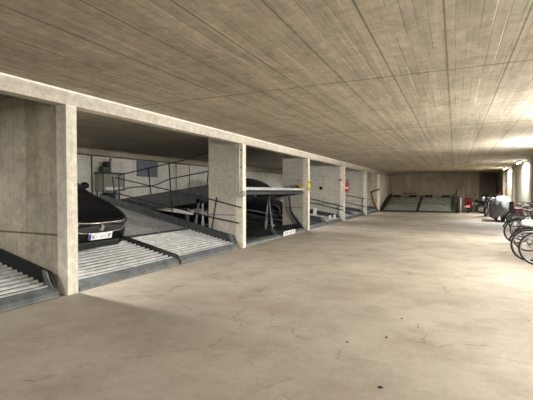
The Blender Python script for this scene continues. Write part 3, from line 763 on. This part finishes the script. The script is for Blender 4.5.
# rear wheel towards the aisle, front wheel towards the wall
B = [(1.52, 9.55, -.06, 'trim', 'dark bicycle nearest the camera at the right photo edge', 'seat', {}),
     (1.44, 10.08, .05, 'grey_paint', 'silver-grey bicycle, second from the camera, with a white bag on its rack', 'seat', dict(fender=True)),
     (1.66, 11.7, .0, 'white', 'bicycle with a white frame and a white saddle, third in the row', 'white', dict(basket=True)),
     (1.62, 13.35, -.1, 'purple_paint', 'burgundy bicycle standing out at the left of the bicycle row', 'seat', dict(fender=True)),
     (1.86, 14.3, .2, 'blue_paint', 'navy bicycle behind the burgundy one', 'seat', dict(fender=True)),
     (1.98, 15.2, .3, 'trim', 'black bicycle carrying a burgundy child seat', 'seat', dict(child=True)),
     (2.02, 16.2, .42, 'green_paint', 'dark green bicycle with a black basket', 'seat', dict(basket=True)),
     (2.1, 17.2, .5, 'grey_paint', 'grey bicycle with a cream saddle, behind the green one', 'cream', dict(fender=True)),
     (2.15, 18.2, .55, 'blue_paint', 'navy bicycle with a black basket, second from the covered motorbike', 'seat', dict(basket=True)),
     (2.2, 19.3, .6, 'trim', 'black bicycle next to the covered motorbike', 'seat', dict(fender=True))]
for x, y, a, p, lab, s, k in B: bicycle('bicycle', (x, y, 0), a, p, lab, s, **k)

r = empty('shopping_bag', (1.42, 10.08, .76))
bg = MB()
for z, a, b in ((0,.11,.07), (.03,.125,.08), (.09,.12,.075), (.12,.1,.05)):
    pass
bg.add(*(lambda L: ([(a*cos(2*pi*k/16), b*sin(2*pi*k/16)*(1+.1*sin(k*2.3)), z) for z, a, b in L for k in range(16)],
       [(i*16+k, i*16+(k+1) % 16, (i+1)*16+(k+1) % 16, (i+1)*16+k) for i in range(len(L)-1) for k in range(16)]+[tuple(range(16)), tuple((len(L)-1)*16+k for k in range(16))]))(
       [(0,.12,.07), (.03,.14,.08), (.08,.135,.075), (.12,.1,.05), (.13,.05,.02)]), True)
bg.build('body', M['white'], r)
MB().tube([(-.05,0,.12), (-.03,0,.17), (.03,0,.17), (.05,0,.12)], .008, 6).build('handle', M['cream'], r)
tag(r, 'small white bag on the rack of the second bicycle from the camera', 'bag')

# ------------------------------------------------------------------ motorcycles and scooters
def wheel2(parent, x, R, wdt):
    w = MB().ring((x, 0, R), R-wdt, wdt, 'y', 36, 10).build('wheel', M['tyre'], parent)
    rm = MB().ring((x, 0, R), R-wdt*2, .018, 'y', 32, 6).lathe((x, -.07, R), [(.05,0), (.05,.14)], 'y', 14)
    for k in range(6):
        a = 2*pi*k/6; rm.tube([(x+.04*cos(a), 0, R+.04*sin(a)), (x+(R-wdt*2)*cos(a), 0, R+(R-wdt*2)*sin(a))], .014, 6)
    rm.build('rim', M['alloy'], w)
def loft(mb, secs, n=16):
    """secs: (x, z_centre, half_width, half_height)"""
    vs = []
    for x, zc, a, b in secs:
        for k in range(n):
            t = 2*pi*k/n; c, s_ = cos(t), sin(t)
            vs.append((x, a*abs(c)**.8*(1 if c > 0 else -1), zc+b*abs(s_)**.8*(1 if s_ > 0 else -1)))
    m = len(secs)
    fs = [(i*n+k, (i+1)*n+k, (i+1)*n+(k+1) % n, i*n+(k+1) % n) for i in range(m-1) for k in range(n)]
    fs += [tuple(range(n)), tuple((m-1)*n+k for k in reversed(range(n)))]
    return mb.add(vs, fs, True)
def motorcycle(loc, rz, paint, label, screen=True):
    r = empty('motorcycle', loc, (0, radians(0), rz))
    wheel2(r, 0, .31, .065); wheel2(r, 1.42, .31, .055)
    loft(MB(), [(.42,.42,.14,.12), (.55,.42,.19,.17), (.8,.44,.2,.2), (1.0,.42,.16,.16)]).build('engine', M['dark_steel'], r)
    loft(MB(), [(.58,.8,.1,.06), (.7,.86,.17,.12), (.9,.88,.19,.14), (1.08,.86,.12,.1)]).build('fuel_tank', M[paint], r)
    loft(MB(), [(-.3,.88,.06,.03), (-.1,.85,.13,.05), (.3,.8,.15,.06), (.62,.82,.11,.06)]).build('seat', M['seat'], r)
    loft(MB(), [(-.42,.8,.05,.03), (-.2,.76,.11,.07), (.3,.68,.13,.1), (.5,.62,.1,.1)]).build('tail_fairing', M[paint], r)
    fk = MB()
    for s in (-1, 1): fk.tube([(1.1, s*.09, .95), (1.42, s*.09, .31)], .025)
    fk.build('fork', M['alloy'], r)
    MB().tube([(.98,-.36,1.06), (1.06,-.2,1.08), (1.1,0,1.0), (1.06,.2,1.08), (.98,.36,1.06)], .015).build('handlebar', M['trim'], r)
    MB().ball((1.24,0,.92), .1, .11, .11, 16, 10).build('headlight', M['lamp_glass'], r)
    loft(MB(), [(1.0,.98,.1,.06), (1.2,1.0,.17,.16), (1.32,.92,.1,.1)]).build('fairing', M[paint], r)
    if screen: MB().prism([(1.14,1.08), (1.2,1.08), (1.08,1.3), (1.05,1.3)], .26, 'y', -.13).build('windscreen', M['glass'], r)
    for s in (-1, 1):
        m = MB().tube([(1.02, s*.28, 1.07), (1.0, s*.34, 1.24)], .008).ball((1.0, s*.36, 1.26), .03, .07, .045, 12, 8); m.build('mirror', M['trim'], r)
    MB().tube([(.9,-.17,.3), (.5,-.19,.26), (-.25,-.2,.42)], [.03,.04,.055], 12).build('exhaust', M['chrome'], r)
    MB().tube([(.55,.12,.32), (.4,.3,.02)], .012).build('side_stand', M['dark_steel'], r)
    tag(r, label, 'motorcycle'); return r
motorcycle((1.62, 31.9, 0), radians(-6), 'trim', 'black motorcycle at the far wall, right of the red scooter')
motorcycle((1.62, 30.1, 0), radians(-14), 'car_dark', 'dark motorcycle between the far black one and the covered motorbike')
motorcycle((2.15, 28.0, 0), radians(-110), 'blue_paint', 'navy motorcycle just behind the covered motorbike')
def scooter(loc, rz, paint, label, boxcol=None, plt='plate'):
    r = empty('motor_scooter', loc, (0, 0, rz))
    wheel2(r, 0, .22, .05); wheel2(r, 1.2, .22, .05)
    loft(MB(), [(-.22,.6,.1,.08), (-.1,.52,.2,.2), (.2,.46,.22,.22), (.5,.42,.19,.2), (.58,.34,.16,.1)]).build('rear_body', M[paint], r)
    MB().box(.5, .95, -.17, .17, .24, .3, .02).build('footboard', M['trim'], r)
    loft(MB(), [(.9,.32,.16,.08), (.98,.55,.2,.24), (1.06,.62,.19,.3), (1.14,.62,.1,.22)]).build('leg_shield', M[paint], r)
    loft(MB(), [(-.2,.74,.1,.04), (0,.74,.16,.06), (.35,.73,.16,.06), (.52,.7,.1,.05)]).build('seat', M['seat'], r)
    MB().tube([(1.0,0,.85), (.97,0,.98)], .03).tube([(.9,-.32,1.02), (.97,0,1.0), (.9,.32,1.02)], .016).build('handlebar', M['trim'], r)
    MB().ball((1.07,0,.96), .09, .12, .08, 14, 8).build('headlight', M['lamp_glass'], r)
    for s in (-1, 1): MB().tube([(.95, s*.24, 1.02), (.95, s*.28, 1.2)], .007).ball((.95, s*.29, 1.22), .02, .06, .05, 10, 6).build('mirror', M['trim'], r)
    MB().box(-.29, -.275, -.14, .14, .38, .52, .003).build('number_plate', M[plt], r)
    MB().box(-.3, -.2, -.1, .1, .56, .62, .01).build('tail_light', M['ext_red'], r)
    if boxcol: MB().box(-.42, -.05, -.24, .24, .72, 1.02, .05).build('top_box', M[boxcol], r)
    tag(r, label, 'scooter'); return r
scooter((.86, 30.7, 0), radians(80), 'red_paint', 'red motor scooter with a pale pink plate near the far wall', 'red_paint', 'pink')
scooter((-6.25, 21.9, .24), radians(-78), 'blue_paint', 'navy motor scooter on the ramp behind the red extinguisher', None)

# covered motorbike: draped sheet with the wheels showing below
r = empty('covered_motorbike', (1.95, 23.7, 0), (0, 0, radians(-82)))
wheel2(r, -.1, .3, .06); wheel2(r, 1.3, .3, .06)
def sheet(mb, secs, n=40, fold=.025):
    vs = []; m = len(secs)
    for i, (x, zb, zt, w) in enumerate(secs):
        for k in range(n+1):
            t = k/n; ang = pi*t
            y = -w*cos(ang); y = w*(1 if y > 0 else -1)*min(1, abs(y/w))**.55
            z = zb+(zt-zb)*sin(ang)**.55
            f = fold*sin(x*23+k*.2)*(1-sin(ang))+fold*.5*sin(k*1.3+i)
            vs.append((x+f*.4, y*(1.0+.25*(1-sin(ang)))+f, z))
    fs = [(i*(n+1)+k, (i+1)*(n+1)+k, (i+1)*(n+1)+k+1, i*(n+1)+k+1) for i in range(m-1) for k in range(n)]
    fs += [tuple(range(n+1)), tuple((m-1)*(n+1)+k for k in reversed(range(n+1)))]
    return mb.add(vs, fs, True)
K = [(-.5,.35,.62,.1), (-.42,.22,.82,.22), (-.25,.18,.92,.27), (0,.16,.95,.3), (.3,.15,.95,.3), (.6,.14,1.02,.31), (.85,.14,1.12,.34), (1.05,.14,1.24,.38), (1.2,.16,1.2,.36), (1.4,.2,1.0,.28), (1.58,.26,.8,.2), (1.66,.34,.66,.1)]
ks = []
for i in range(60):
    x = -.5+2.16*i/59; ks.append((x,)+tuple(interp(K, x)))
ks = [(a, b, c, d*.78) for a, b, c, d in ks]
sheet(MB(), ks).build('tarpaulin', M['cover'], r)
K2 = [(a, b+(c-b)*.74, c+.018, d*.96+.012) for a, b, c, d in ks[20:52]]
sheet(MB(), K2, fold=.012).build('pale_top_cloth', M['cover_top'], r)
tag(r, 'motorbike under a grey cover with a pale top by the bright right wall', 'motorbike')
for loc, m, lab in (((1.75, 30.07, .86), 'white', 'white helmet on the dark motorcycle at the far end'), ((2.1, 27.9, .86), 'cream', 'cream helmet on the navy motorcycle')):
    r = empty('helmet', loc)
    MB().ball((0,0,.12), .13, .13, .13, 18, 12).build('shell', M[m], r)
    MB().ball((0,-.045,.11), .1, .1, .06, 16, 8).build('visor', M['glass'], r)
    tag(r, lab, 'helmet')

# a few crumbs of dirt on the aisle floor
for k, (x, y, s) in enumerate(((-.62,4.2,.014), (-.55,4.9,.012), (-.35,4.65,.01), (-.5,3.1,.016), (.95,8.1,.012), (-.95,3.9,.012))):
    b = MB(); pts = []
    n = 9
    rr = [random.uniform(.7, 1.3) for _ in range(n)]
    b.lathe((0,0,0), [(s*1.2,0), (s*1.3,s*.3), (s*.6,s*.8)], 'z', n)
    b.v = [(v[0]*rr[i % n], v[1]*rr[i % n]*.6, v[2]) for i, v in enumerate(b.v)]
    o = b.build('dirt_crumb', M['seat']); o.location = (x, y, 0); o.rotation_euler = (0, 0, k*1.1)
    tag(o, 'small dark crumb of dirt on the aisle floor', 'dirt', 'crumbs of dirt scattered on the aisle floor')

# ------------------------------------------------------------------ world, camera, colour
w = bpy.data.worlds.new('garage_air'); SC.world = w; w.use_nodes = True
w.node_tree.nodes['Background'].inputs[0].default_value = (.5,.48,.45,1); w.node_tree.nodes['Background'].inputs[1].default_value = .0
cd = bpy.data.cameras.new('camera'); cam = bpy.data.objects.new('camera', cd); COL.objects.link(cam)
cd.sensor_width = 36; cd.lens = 400/533*36; cd.clip_end = 200; cd.clip_start = .05
cam.location = (0, 0, 1.5); cam.rotation_euler = (radians(90-1.29), 0, radians(25.2))
SC.camera = cam
SC.view_settings.view_transform = 'Standard'; SC.view_settings.look = 'None'; SC.view_settings.gamma = 1
SC.view_settings.use_curve_mapping = False; SC.view_settings.exposure = .74
SC.cycles.max_bounces = 8; SC.cycles.diffuse_bounces = 6
